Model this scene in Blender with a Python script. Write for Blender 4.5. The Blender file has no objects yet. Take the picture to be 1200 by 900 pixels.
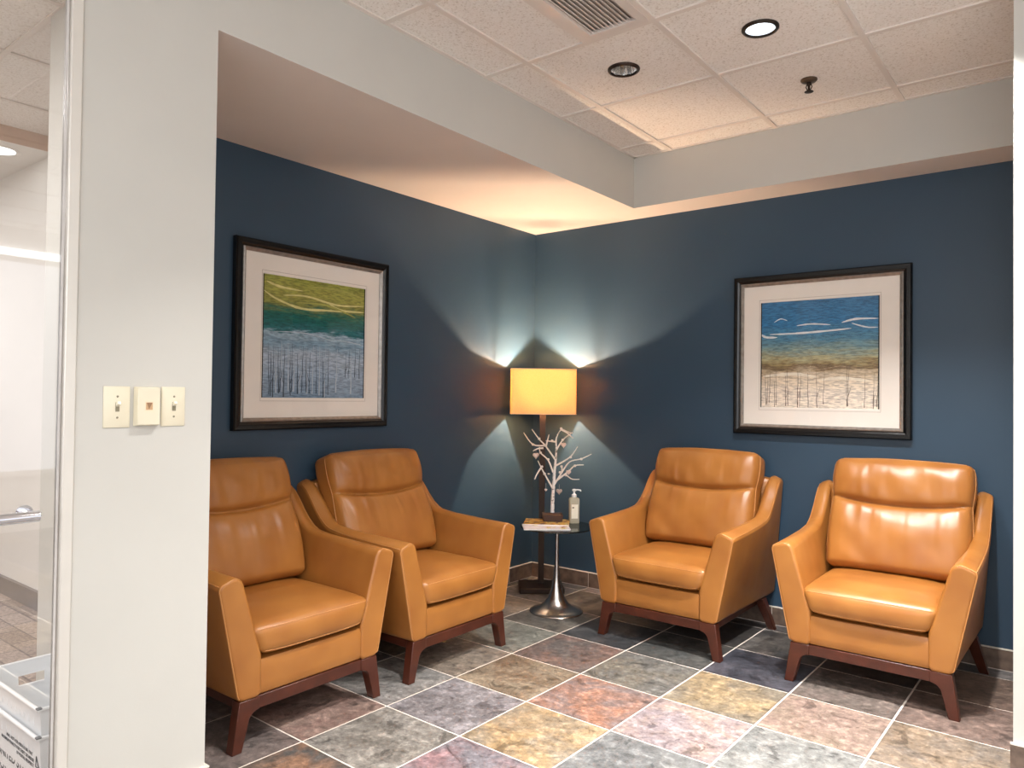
import bpy, bmesh, math, random
from mathutils import Vector, Matrix, noise
random.seed(7)
PI = math.pi
scn = bpy.context.scene
COL = scn.collection

# ------------------------------------------------------------------ helpers
def lin(c):
    out = []
    for v in c[:3]:
        v = v / 255.0
        out.append(v / 12.92 if v <= 0.04045 else ((v + 0.055) / 1.055) ** 2.4)
    return (out[0], out[1], out[2], 1.0)

def new_mat(name):
    m = bpy.data.materials.new(name)
    m.use_nodes = True
    nt = m.node_tree
    b = nt.nodes['Principled BSDF']
    return m, nt, b

def N(nt, t, **kw):
    n = nt.nodes.new(t)
    for k, v in kw.items():
        setattr(n, k, v)
    return n

def ramp(nt, stops, interp='LINEAR'):
    r = N(nt, 'ShaderNodeValToRGB')
    r.color_ramp.interpolation = interp
    els = r.color_ramp.elements
    while len(els) > 1:
        els.remove(els[-1])
    els[0].position = stops[0][0]; els[0].color = stops[0][1]
    for p, c in stops[1:]:
        e = els.new(p); e.color = c
    return r

def plain(name, c, rough=0.5, metal=0.0, var=0.06, scale=8.0, bump=0.0, bscale=120.0, coat=0.0, spec=None, emit=None, estr=0.0):
    m, nt, b = new_mat(name)
    tc = N(nt, 'ShaderNodeTexCoord')
    no = N(nt, 'ShaderNodeTexNoise'); no.inputs['Scale'].default_value = scale; no.inputs['Detail'].default_value = 4
    nt.links.new(tc.outputs['Object'], no.inputs['Vector'])
    cc = lin(c)
    r = ramp(nt, [(0.3, tuple(v * (1 - var) for v in cc[:3]) + (1,)), (0.7, tuple(min(1, v * (1 + var)) for v in cc[:3]) + (1,))])
    nt.links.new(no.outputs['Fac'], r.inputs['Fac'])
    nt.links.new(r.outputs['Color'], b.inputs['Base Color'])
    b.inputs['Roughness'].default_value = rough
    b.inputs['Metallic'].default_value = metal
    if coat: b.inputs['Coat Weight'].default_value = coat
    if spec is not None: b.inputs['Specular IOR Level'].default_value = spec
    if bump:
        n2 = N(nt, 'ShaderNodeTexNoise'); n2.inputs['Scale'].default_value = bscale; n2.inputs['Detail'].default_value = 3
        nt.links.new(tc.outputs['Object'], n2.inputs['Vector'])
        bp = N(nt, 'ShaderNodeBump'); bp.inputs['Strength'].default_value = bump; bp.inputs['Distance'].default_value = 0.002
        nt.links.new(n2.outputs['Fac'], bp.inputs['Height'])
        nt.links.new(bp.outputs['Normal'], b.inputs['Normal'])
    if emit:
        b.inputs['Emission Color'].default_value = lin(emit)
        b.inputs['Emission Strength'].default_value = estr
    return m

class MB:
    """collects shapes and links them as one mesh object"""
    def __init__(s):
        s.v = []; s.f = []; s.mi = []; s.cur = 0
    def add(s, vs, fs):
        o = len(s.v); s.v += [tuple(v) for v in vs]
        for f in fs:
            s.f.append([i + o for i in f]); s.mi.append(s.cur)
    def box(s, x0, x1, y0, y1, z0, z1, M=None):
        vs = [Vector((x, y, z)) for x in (x0, x1) for y in (y0, y1) for z in (z0, z1)]
        if M: vs = [M @ v for v in vs]
        s.add(vs, [(0, 1, 3, 2), (4, 6, 7, 5), (0, 4, 5, 1), (2, 3, 7, 6), (0, 2, 6, 4), (1, 5, 7, 3)])
    def loft(s, rings, cap=True, closed=True):
        n = len(rings[0]); vs = [p for r in rings for p in r]; fs = []
        for k in range(len(rings) - 1):
            for i in range(n if closed else n - 1):
                j = (i + 1) % n
                fs.append((k * n + i, k * n + j, (k + 1) * n + j, (k + 1) * n + i))
        if cap:
            fs.append(tuple(range(n - 1, -1, -1))); fs.append(tuple((len(rings) - 1) * n + i for i in range(n)))
        s.add(vs, fs)
    def tube(s, pts, r, n=8, closed=False, cap=True):
        pts = [Vector(p) for p in pts]; m = len(pts); rings = []
        prev = None
        for k in range(m):
            if closed: t = pts[(k + 1) % m] - pts[k - 1]
            else: t = pts[min(k + 1, m - 1)] - pts[max(k - 1, 0)]
            if t.length < 1e-9: t = Vector((0, 0, 1))
            t.normalize()
            if prev is None:
                a = Vector((0, 0, 1)) if abs(t.z) < .9 else Vector((1, 0, 0))
                u = t.cross(a).normalized()
            else:
                u = (prev - t * prev.dot(t))
                u = u.normalized() if u.length > 1e-6 else t.orthogonal().normalized()
            prev = u; w = t.cross(u)
            rr = r[k] if isinstance(r, (list, tuple)) else r
            rings.append([pts[k] + (u * math.cos(2 * PI * i / n) + w * math.sin(2 * PI * i / n)) * rr for i in range(n)])
        if closed: rings.append(rings[0]); s.loft(rings, cap=False)
        else: s.loft(rings, cap=cap)
    def lathe(s, prof, n=32, c=(0, 0, 0), cap=True):
        rings = [[Vector((c[0] + r * math.cos(2 * PI * i / n), c[1] + r * math.sin(2 * PI * i / n), c[2] + z)) for i in range(n)] for r, z in prof]
        s.loft(rings, cap=cap)
    def sphere(s, c, r, n=10, sc=(1, 1, 1)):
        m = n // 2 + 1; rings = []
        for k in range(1, m):
            th = PI * k / m
            rings.append([Vector((c[0] + sc[0] * r * math.sin(th) * math.cos(2 * PI * i / n), c[1] + sc[1] * r * math.sin(th) * math.sin(2 * PI * i / n), c[2] - sc[2] * r * math.cos(th))) for i in range(n)])
        s.loft(rings)
    def build(s, name, mats, parent=None, smooth=None, bevel=0.0, bseg=2, merge=False):
        me = bpy.data.meshes.new(name)
        me.from_pydata(s.v, [], s.f)
        if not isinstance(mats, (list, tuple)): mats = [mats]
        for m in mats: me.materials.append(m)
        for p, i in zip(me.polygons, s.mi): p.material_index = i
        bm = bmesh.new(); bm.from_mesh(me)
        if merge: bmesh.ops.remove_doubles(bm, verts=bm.verts, dist=1e-5)
        bmesh.ops.recalc_face_normals(bm, faces=bm.faces)
        bm.to_mesh(me); bm.free()
        if smooth is not None:
            me.shade_smooth() if smooth >= 180 else me.set_sharp_from_angle(angle=math.radians(smooth))
            if smooth < 180:
                for p in me.polygons: p.use_smooth = True
        me.update()
        o = bpy.data.objects.new(name, me); COL.objects.link(o)
        if parent: o.parent = parent
        if bevel:
            b = o.modifiers.new('bevel', 'BEVEL'); b.width = bevel; b.segments = bseg; b.limit_method = 'ANGLE'; b.angle_limit = math.radians(40)
            b.harden_normals = False
            for p in me.polygons: p.use_smooth = True
            me.set_sharp_from_angle(angle=math.radians(50))
        return o

def tag(o, label=None, cat=None, group=None, kind=None):
    if label: o['label'] = label
    if cat: o['category'] = cat
    if group: o['group'] = group
    if kind: o['kind'] = kind
    return o

def thing(name, label, cat, loc=(0, 0, 0), rz=0.0, group=None):
    o = bpy.data.objects.new(name, None); COL.objects.link(o)
    o.empty_display_size = 0.1
    o.location = loc; o.rotation_euler = (0, 0, rz)
    return tag(o, label, cat, group)

def copy_tree(o, parent=None):
    c = o.copy(); COL.objects.link(c)
    if parent is not None: c.parent = parent
    for ch in list(o.children): copy_tree(ch, c)
    return c

def rpoly(pts, rad, n=4):
    """2D polygon with rounded corners, fixed number of points"""
    out = []; m = len(pts)
    for i in range(m):
        p = Vector(pts[i]); a = Vector(pts[i - 1]) - p; b = Vector(pts[(i + 1) % m]) - p
        r = rad[i] if isinstance(rad, (list, tuple)) else rad
        la, lb = a.length, b.length; a.normalize(); b.normalize()
        ang = a.angle(b); d = r / max(math.tan(ang / 2), 1e-4)
        d = min(d, la * .48, lb * .48); r2 = d * math.tan(ang / 2)
        c = p + (a + b).normalized() * (r2 / max(math.sin(ang / 2), 1e-4))
        v0 = p + a * d - c; v1 = p + b * d - c
        a0 = math.atan2(v0.y, v0.x); a1 = math.atan2(v1.y, v1.x)
        da = (a1 - a0 + PI) % (2 * PI) - PI
        for k in range(n + 1):
            t = a0 + da * k / n
            out.append(Vector((c.x + r2 * math.cos(t), c.y + r2 * math.sin(t))))
    return out

def inset(poly, d):
    n = len(poly); out = []
    area = sum(poly[i].x * poly[(i + 1) % n].y - poly[(i + 1) % n].x * poly[i].y for i in range(n))
    s = 1 if area > 0 else -1
    for i in range(n):
        t = poly[(i + 1) % n] - poly[i - 1]
        if t.length < 1e-9: out.append(poly[i].copy()); continue
        t.normalize(); out.append(poly[i] + Vector((-t.y, t.x)) * d * s)
    return out

def rbox_grid(nx, ny, nz):
    """closed box surface grid; returns unit coords in [-1,1]^3 and faces"""
    idx = {}; vs = []; fs = []
    def vid(i, j, k):
        key = (i, j, k)
        if key not in idx:
            idx[key] = len(vs); vs.append((2 * i / nx - 1, 2 * j / ny - 1, 2 * k / nz - 1))
        return idx[key]
    for i in range(nx):
        for j in range(ny):
            for k in (0, nz): fs.append((vid(i, j, k), vid(i + 1, j, k), vid(i + 1, j + 1, k), vid(i, j + 1, k)))
    for i in range(nx):
        for k in range(nz):
            for j in (0, ny): fs.append((vid(i, j, k), vid(i + 1, j, k), vid(i + 1, j, k + 1), vid(i, j, k + 1)))
    for j in range(ny):
        for k in range(nz):
            for i in (0, nx): fs.append((vid(i, j, k), vid(i, j + 1, k), vid(i, j + 1, k + 1), vid(i, j, k + 1)))
    return vs, fs

def rounded(u, h, r):
    """unit coord u (3) -> point on a rounded box with half sizes h and radius r"""
    p = Vector((u[0] * h[0], u[1] * h[1], u[2] * h[2]))
    q = Vector((max(-h[0] + r, min(h[0] - r, p.x)), max(-h[1] + r, min(h[1] - r, p.y)), max(-h[2] + r, min(h[2] - r, p.z))))
    d = p - q
    if d.length > 1e-9:
        q = q + d.normalized() * r
    return q

# ------------------------------------------------------------------ camera
U = 0.4064
yaw, pitch, roll, FPX = -0.665, 0.0168, 0.0122, 860.635
CAM = Vector((3.1026, -4.2093, 1.2711))
fw = Vector((math.sin(yaw) * math.cos(pitch), math.cos(yaw) * math.cos(pitch), math.sin(pitch)))
rt = Vector((math.cos(yaw), -math.sin(yaw), 0)); up = rt.cross(fw)
rt2 = rt * math.cos(roll) + up * math.sin(roll); up2 = -rt * math.sin(roll) + up * math.cos(roll)
cd = bpy.data.cameras.new('camera'); cam = bpy.data.objects.new('camera', cd); COL.objects.link(cam)
cd.sensor_width = 36; cd.sensor_fit = 'HORIZONTAL'; cd.lens = FPX / 1200 * 36
M = Matrix((rt2, up2, -fw)).transposed().to_4x4(); M.translation = CAM
cam.matrix_world = M; cd.clip_start = 0.02
scn.camera = cam

# ------------------------------------------------------------------ room constants
HC, HS = 2.7308, 2.4257           # tile ceiling, soffit
SX, SY = 0.926, -0.2545           # inner corner of the soffit
PY = -2.97                        # end of the alcove at the pillar
XR, YB = 6.3, -6.6                # far right wall, back wall

# ------------------------------------------------------------------ materials
M_cream = plain('cream_paint', (202, 200, 193), 0.55, var=0.02, scale=3, bump=0.08, bscale=220)
M_white = plain('white_paint', (236, 233, 228), 0.55, var=0.02, scale=3, bump=0.05, bscale=220)
M_soffit = plain('soffit_paint', (230, 219, 210), 0.6, var=0.02, scale=3)
M_blue = plain('blue_wall_paint', (51, 73, 92), 0.42, var=0.05, scale=1.5, bump=0.10, bscale=260, spec=0.4)
M_tbar = plain('ceiling_grid_paint', (228, 219, 211), 0.5, var=0.02)
M_wood = plain('dark_cherry_wood', (74, 34, 21), 0.33, var=0.25, scale=14, spec=0.5)
M_black = plain('black_lacquer', (9, 8, 9), 0.22, var=0.1)
M_fillet = plain('antique_silver', (150, 144, 138), 0.35, metal=0.6, var=0.2, scale=40)
M_mat = plain('ivory_mat_board', (238, 231, 222), 0.8, var=0.02)
M_steel = plain('brushed_steel', (196, 190, 184), 0.27, metal=1.0, var=0.1, scale=30)
M_chrome = plain('chrome', (225, 225, 230), 0.08, metal=1.0, var=0.02)
M_bronze = plain('dark_bronze', (62, 50, 44), 0.38, metal=0.75, var=0.12)
M_plate = plain('ivory_plastic', (228, 220, 196), 0.35, var=0.02)
M_screw = plain('dull_screw', (150, 142, 120), 0.4, metal=0.6)
M_dark = plain('dark_recess', (30, 28, 27), 0.7)
M_darkmetal = plain('dark_metal', (58, 50, 44), 0.35, metal=0.8)
M_tote = plain('white_plastic', (240, 242, 244), 0.4, var=0.02)
M_ink = plain('dark_ink', (52, 54, 60), 0.7, var=0.05)
M_grey_base = plain('grey_vinyl', (128, 118, 114), 0.5, var=0.04)
M_tan = plain('tan_paint', (206, 172, 146), 0.6, var=0.03)

def mat_leather(name, c1, c2):
    m, nt, b = new_mat(name)
    tc = N(nt, 'ShaderNodeTexCoord')
    n1 = N(nt, 'ShaderNodeTexNoise'); n1.inputs['Scale'].default_value = 5; n1.inputs['Detail'].default_value = 2
    nt.links.new(tc.outputs['Object'], n1.inputs['Vector'])
    r = ramp(nt, [(0.32, lin(c1)), (0.7, lin(c2))]); nt.links.new(n1.outputs['Fac'], r.inputs['Fac'])
    nt.links.new(r.outputs['Color'], b.inputs['Base Color'])
    b.inputs['Roughness'].default_value = 0.34
    b.inputs['Specular IOR Level'].default_value = 0.5
    vo = N(nt, 'ShaderNodeTexNoise'); vo.inputs['Scale'].default_value = 260; vo.inputs['Detail'].default_value = 1
    nt.links.new(tc.outputs['Object'], vo.inputs['Vector'])
    b1 = N(nt, 'ShaderNodeBump'); b1.inputs['Strength'].default_value = 0.10; b1.inputs['Distance'].default_value = 0.001
    nt.links.new(vo.outputs['Fac'], b1.inputs['Height'])
    n2 = N(nt, 'ShaderNodeTexNoise'); n2.inputs['Scale'].default_value = 13; n2.inputs['Detail'].default_value = 0
    nt.links.new(tc.outputs['Object'], n2.inputs['Vector'])
    b2 = N(nt, 'ShaderNodeBump'); b2.inputs['Strength'].default_value = 0.16; b2.inputs['Distance'].default_value = 0.010
    nt.links.new(n2.outputs['Fac'], b2.inputs['Height']); nt.links.new(b1.outputs['Normal'], b2.inputs['Normal'])
    nt.links.new(b2.outputs['Normal'], b.inputs['Normal'])
    return m
M_leather = mat_leather('tan_leather', (154, 97, 44), (172, 114, 54))
M_pipe = plain('tan_leather_piping', (190, 132, 76), 0.4, var=0.05)

def mat_slate():
    m, nt, b = new_mat('slate_tile')
    tc = N(nt, 'ShaderNodeTexCoord')
    a = N(nt, 'ShaderNodeVertexColor'); a.layer_name = 'tone_a'
    c = N(nt, 'ShaderNodeVertexColor'); c.layer_name = 'tone_b'
    s = N(nt, 'ShaderNodeVertexColor'); s.layer_name = 'seed'
    ad = N(nt, 'ShaderNodeVectorMath', operation='MULTIPLY_ADD')
    nt.links.new(s.outputs['Color'], ad.inputs[0]); ad.inputs[1].default_value = (37, 53, 71)
    nt.links.new(tc.outputs['Object'], ad.inputs[2])
    n1 = N(nt, 'ShaderNodeTexNoise'); n1.inputs['Scale'].default_value = 4.2; n1.inputs['Detail'].default_value = 7; n1.inputs['Roughness'].default_value = 0.68; n1.inputs['Distortion'].default_value = 0.5
    nt.links.new(ad.outputs['Vector'], n1.inputs['Vector'])
    r1 = ramp(nt, [(0.42, (0, 0, 0, 1)), (0.60, (1, 1, 1, 1))]); nt.links.new(n1.outputs['Fac'], r1.inputs['Fac'])
    mx = N(nt, 'ShaderNodeMix', data_type='RGBA')
    nt.links.new(r1.outputs['Color'], mx.inputs[0]); nt.links.new(a.outputs['Color'], mx.inputs[6]); nt.links.new(c.outputs['Color'], mx.inputs[7])
    n2 = N(nt, 'ShaderNodeTexNoise'); n2.inputs['Scale'].default_value = 30; n2.inputs['Detail'].default_value = 10; n2.inputs['Roughness'].default_value = 0.74
    nt.links.new(ad.outputs['Vector'], n2.inputs['Vector'])
    r2 = ramp(nt, [(0.36, (.50, .50, .50, 1)), (0.46, (.86, .86, .86, 1)), (0.54, (1.05, 1.05, 1.05, 1)), (0.64, (1.6, 1.6, 1.6, 1))]); nt.links.new(n2.outputs['Fac'], r2.inputs['Fac'])
    n4 = N(nt, 'ShaderNodeTexNoise'); n4.inputs['Scale'].default_value = 9; n4.inputs['Detail'].default_value = 9; n4.inputs['Roughness'].default_value = 0.62; n4.inputs['Distortion'].default_value = 1.2
    nt.links.new(ad.outputs['Vector'], n4.inputs['Vector'])
    r4 = ramp(nt, [(0.30, (.32, .32, .34, 1)), (0.385, (.48, .48, .49, 1)), (0.41, (.92, .92, .92, 1)), (0.56, (1.0, 1.0, 1.0, 1)), (0.60, (1.35, 1.34, 1.32, 1)), (0.70, (1.5, 1.5, 1.5, 1))]); nt.links.new(n4.outputs['Fac'], r4.inputs['Fac'])
    m1 = N(nt, 'ShaderNodeMix', data_type='RGBA', blend_type='MULTIPLY'); m1.inputs[0].default_value = 0.8
    nt.links.new(mx.outputs[2], m1.inputs[6]); nt.links.new(r4.outputs['Color'], m1.inputs[7])
    m2 = N(nt, 'ShaderNodeMix', data_type='RGBA', blend_type='MULTIPLY'); m2.inputs[0].default_value = 0.92
    nt.links.new(m1.outputs[2], m2.inputs[6]); nt.links.new(r2.outputs['Color'], m2.inputs[7])
    nt.links.new(m2.outputs[2], b.inputs['Base Color'])
    rr = N(nt, 'ShaderNodeMapRange'); rr.inputs['To Min'].default_value = 0.28; rr.inputs['To Max'].default_value = 0.55
    nt.links.new(n2.outputs['Fac'], rr.inputs['Value']); nt.links.new(rr.outputs['Result'], b.inputs['Roughness'])
    bp = N(nt, 'ShaderNodeBump'); bp.inputs['Strength'].default_value = 0.5; bp.inputs['Distance'].default_value = 0.004
    nt.links.new(n2.outputs['Fac'], bp.inputs['Height']); nt.links.new(bp.outputs['Normal'], b.inputs['Normal'])
    return m
M_slate = mat_slate()
M_grout = plain('pale_grout', (226, 216, 204), 0.8, var=0.08, scale=30)
M_slate_base = plain('brown_slate', (110, 92, 80), 0.5, var=0.35, scale=22, bump=0.3, bscale=50)

def mat_ceiling():
    m, nt, b = new_mat('mineral_fibre_tile')
    tc = N(nt, 'ShaderNodeTexCoord')
    n1 = N(nt, 'ShaderNodeTexNoise'); n1.inputs['Scale'].default_value = 130; n1.inputs['Detail'].default_value = 2
    nt.links.new(tc.outputs['Object'], n1.inputs['Vector'])
    r = ramp(nt, [(0.28, lin((208, 198, 188))), (0.42, lin((238, 232, 225))), (0.65, lin((245, 240, 235)))])
    nt.links.new(n1.outputs['Fac'], r.inputs['Fac']); nt.links.new(r.outputs['Color'], b.inputs['Base Color'])
    b.inputs['Roughness'].default_value = 0.9
    bp = N(nt, 'ShaderNodeBump'); bp.inputs['Strength'].default_value = 0.2; bp.inputs['Distance'].default_value = 0.002
    nt.links.new(n1.outputs['Fac'], bp.inputs['Height']); nt.links.new(bp.outputs['Normal'], b.inputs['Normal'])
    return m
M_tile = mat_ceiling()

def mat_glass(name, tint=(1, 1, 1, 1), refl=0.06, rough=0.02):
    m, nt, b = new_mat(name)
    nt.nodes.remove(b)
    out = nt.nodes['Material Output']
    tr = N(nt, 'ShaderNodeBsdfTransparent'); tr.inputs['Color'].default_value = tint
    gl = N(nt, 'ShaderNodeBsdfGlossy'); gl.inputs['Roughness'].default_value = rough
    fr = N(nt, 'ShaderNodeLayerWeight'); fr.inputs['Blend'].default_value = 0.3
    mr = N(nt, 'ShaderNodeMapRange'); mr.inputs['To Min'].default_value = refl; mr.inputs['To Max'].default_value = 0.9
    pw = N(nt, 'ShaderNodeMath', operation='POWER'); pw.inputs[1].default_value = 2.5
    nt.links.new(fr.outputs['Facing'], pw.inputs[0]); nt.links.new(pw.outputs[0], mr.inputs['Value'])
    mx = N(nt, 'ShaderNodeMixShader')
    nt.links.new(mr.outputs['Result'], mx.inputs[0]); nt.links.new(tr.outputs[0], mx.inputs[1]); nt.links.new(gl.outputs[0], mx.inputs[2])
    nt.links.new(mx.outputs[0], out.inputs['Surface'])
    return m
M_glazing = mat_glass('picture_glazing', refl=0.035)
M_doorglass = mat_glass('door_glass', refl=0.12)
M_tableglass = mat_glass('smoked_table_glass', tint=(.42, .45, .45, 1), refl=0.10)

# ------------------------------------------------------------------ floor
def build_floor():
    ox, oy, rot = 0.8525, -1.7298, -0.0157
    ca, sa = math.cos(rot), math.sin(rot)
    g = 0.0042
    cols = {  # tile (i along the right wall, j towards the corner): two slate tones
        (0, 0): ((132, 106, 80), (168, 146, 116)), (0, -1): ((128, 122, 124), (164, 158, 162)), (0, -2): ((158, 152, 142), (132, 126, 116)),
        (0, -3): ((96, 92, 88), (168, 120, 88)), (1, -1): ((188, 150, 98), (160, 142, 116)), (1, -2): ((134, 128, 136), (160, 118, 122)),
        (1, 0): ((140, 120, 116), (186, 122, 92)), (1, 1): ((118, 116, 110), (132, 124, 108)), (0, 1): ((112, 100, 94), (136, 104, 92)),
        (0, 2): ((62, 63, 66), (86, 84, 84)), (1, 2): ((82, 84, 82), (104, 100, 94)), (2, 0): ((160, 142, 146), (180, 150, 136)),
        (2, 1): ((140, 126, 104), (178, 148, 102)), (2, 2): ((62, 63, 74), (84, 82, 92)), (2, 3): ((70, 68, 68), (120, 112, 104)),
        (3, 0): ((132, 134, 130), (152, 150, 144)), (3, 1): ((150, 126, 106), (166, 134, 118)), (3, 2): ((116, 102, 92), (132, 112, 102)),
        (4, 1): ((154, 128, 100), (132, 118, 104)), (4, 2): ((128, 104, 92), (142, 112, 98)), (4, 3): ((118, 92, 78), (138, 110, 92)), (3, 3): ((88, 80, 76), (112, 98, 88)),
        (-1, 1): ((146, 144, 130), (124, 122, 110)), (-1, 0): ((160, 140, 118), (140, 124, 108)), (-1, -1): ((158, 152, 146), (140, 136, 130)),
        (-1, -2): ((150, 110, 98), (164, 132, 116)), (-1, -3): ((140, 120, 112), (120, 106, 100)), (-1, 2): ((124, 116, 104), (108, 100, 92)),
        (-1, 3): ((108, 100, 90), (96, 88, 80)), (0, 3): ((104, 98, 90), (118, 108, 98)), (4, 0): ((126, 124, 122), (150, 138, 124)), (2, -1): ((136, 138, 136), (116, 118, 118)),
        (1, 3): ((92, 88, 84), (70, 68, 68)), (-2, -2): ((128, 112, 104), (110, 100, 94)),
    }
    pal = [((120, 112, 104), (150, 128, 108)), ((100, 100, 104), (128, 122, 120)), ((146, 126, 100), (120, 108, 94)), ((136, 126, 130), (158, 134, 120)), ((84, 84, 88), (112, 104, 98))]
    def soft(c):
        g = sum(c) / 3; c = [(g + (v - g) * .70) * .90 + 1 for v in c]
        return lin(c)
    vs = []; fs = []; ta = []; tb = []; sd = []; mi = []
    rnd = random.Random(3)
    for i in range(-4, 16):
        for j in range(-14, 7):
            x0, x1, y0, y1 = i * U + g, (i + 1) * U - g, j * U + g, (j + 1) * U - g
            q = []
            for x, y in ((x0, y0), (x1, y0), (x1, y1), (x0, y1)):
                q.append((ox + x * ca - y * sa, oy + x * sa + y * ca))
            q = [(min(x, XR), min(max(y, YB), -0.0)) for x, y in q]
            # trim to the room outline
            if max(x for x, _ in q) < 0.0 or min(y for _, y in q) > -0.001 or max(y for _, y in q) < YB + .01: continue
            q = [(max(x, 0.0), y) for x, y in q]
            cx = sum(x for x, _ in q) / 4; cy = sum(y for _, y in q) / 4
            if cy < PY - 0.1 and max(x for x, _ in q) < 0.93: continue
            if cy < PY - 0.1: q = [(max(x, 0.90), y) for x, y in q]
            o = len(vs)
            vs += [(x, y, 0.0) for x, y in q] + [(x, y, -0.004) for x, y in q]
            for f in ((0, 1, 2, 3), (0, 4, 5, 1), (1, 5, 6, 2), (2, 6, 7, 3), (3, 7, 4, 0)):
                fs.append([o + k for k in f]); mi.append(0)
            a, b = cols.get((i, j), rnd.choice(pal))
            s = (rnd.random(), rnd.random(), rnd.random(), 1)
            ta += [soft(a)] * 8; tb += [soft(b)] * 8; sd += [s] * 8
    o = len(vs)
    pts = [(0, 0), (XR, 0), (XR, YB), (0.90, YB), (0.90, PY), (0, PY)]
    vs += [(x, y, -0.0015) for x, y in pts] + [(x, y, -0.05) for x, y in pts]
    fs.append([o + k for k in (5, 4, 3, 2, 1, 0)]); mi.append(1)
    fs.append([o + 6 + k for k in range(6)]); mi.append(1)
    for k in range(6): fs.append([o + k, o + (k + 1) % 6, o + 6 + (k + 1) % 6, o + 6 + k]); mi.append(1)
    ta += [(0, 0, 0, 1)] * 12; tb += [(0, 0, 0, 1)] * 12; sd += [(0, 0, 0, 1)] * 12
    me = bpy.data.meshes.new('floor'); me.from_pydata(vs, [], fs)
    me.materials.append(M_slate); me.materials.append(M_grout)
    for p, k in zip(me.polygons, mi): p.material_index = k
    for nm, data in (('tone_a', ta), ('tone_b', tb), ('seed', sd)):
        at = me.color_attributes.new(nm, 'FLOAT_COLOR', 'POINT')
        for k, c in enumerate(data): at.data[k].color = c
    bm = bmesh.new(); bm.from_mesh(me); bmesh.ops.recalc_face_normals(bm, faces=bm.faces); bm.to_mesh(me); bm.free()
    ob = bpy.data.objects.new('floor', me); COL.objects.link(ob)
    tag(ob, kind='structure')
build_floor()

def struct(name, mb, mats, **kw):
    o = mb.build(name, mats, **kw); o['kind'] = 'structure'; return o

# ------------------------------------------------------------------ walls
b = MB(); b.box(-0.075, 0.0, PY, 0.15, -0.05, HC + 0.1); struct('wall_left', b, M_blue)
b = MB(); b.box(0.0, 2.90, 0.0, 0.15, -0.05, HC + 0.1); struct('wall_right', b, M_blue)
# pillar wall beside the glass door, and the partition between the alcove and the hall behind it
b = MB(); b.box(0.865, 0.926, -3.368, PY, -0.05, HC + 0.1); struct('wall_front', b, M_cream)
b = MB(); b.box(-0.075, 0.865, -3.095, PY, -0.05, HC + 0.1); struct('wall_partition', b, M_cream)
b = MB(); b.box(2.90, XR + .15, -1.135, 0.15, -0.05, HC + 0.1); struct('wall_side', b, M_cream)
b = MB(); b.box(XR, XR + .15, YB, -1.135, -0.05, HC + 0.1); struct('wall_far', b, M_white)
b = MB(); b.box(0.80, XR + .15, YB - .15, YB, -0.05, HC + 0.1); struct('wall_back', b, M_white)
b = MB(); b.box(0.80, 0.926, YB, -4.62, -0.05, HC + 0.1); b.box(0.80, 0.926, -4.62, -3.368, 2.66, HC + 0.1); struct('wall_entry', b, M_cream)

# L-shaped soffit
b = MB()
lp = [(0, PY), (SX, PY), (SX, SY), (2.90, SY), (2.90, 0), (0, 0)]
n = 6
for zz, flip in ((HS, 0), (HC + .1, 1)):
    pass
b.add([Vector((x, y, HS)) for x, y in lp], [(0, 1, 2, 5), (2, 3, 4, 5)])
b.cur = 1
b.add([Vector((x, y, z)) for z in (HS, HC + .1) for x, y in lp], [(1, 2, 8, 7), (2, 3, 9, 8)])
struct('ceiling_soffit', b, [M_soffit, M_cream])

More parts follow.
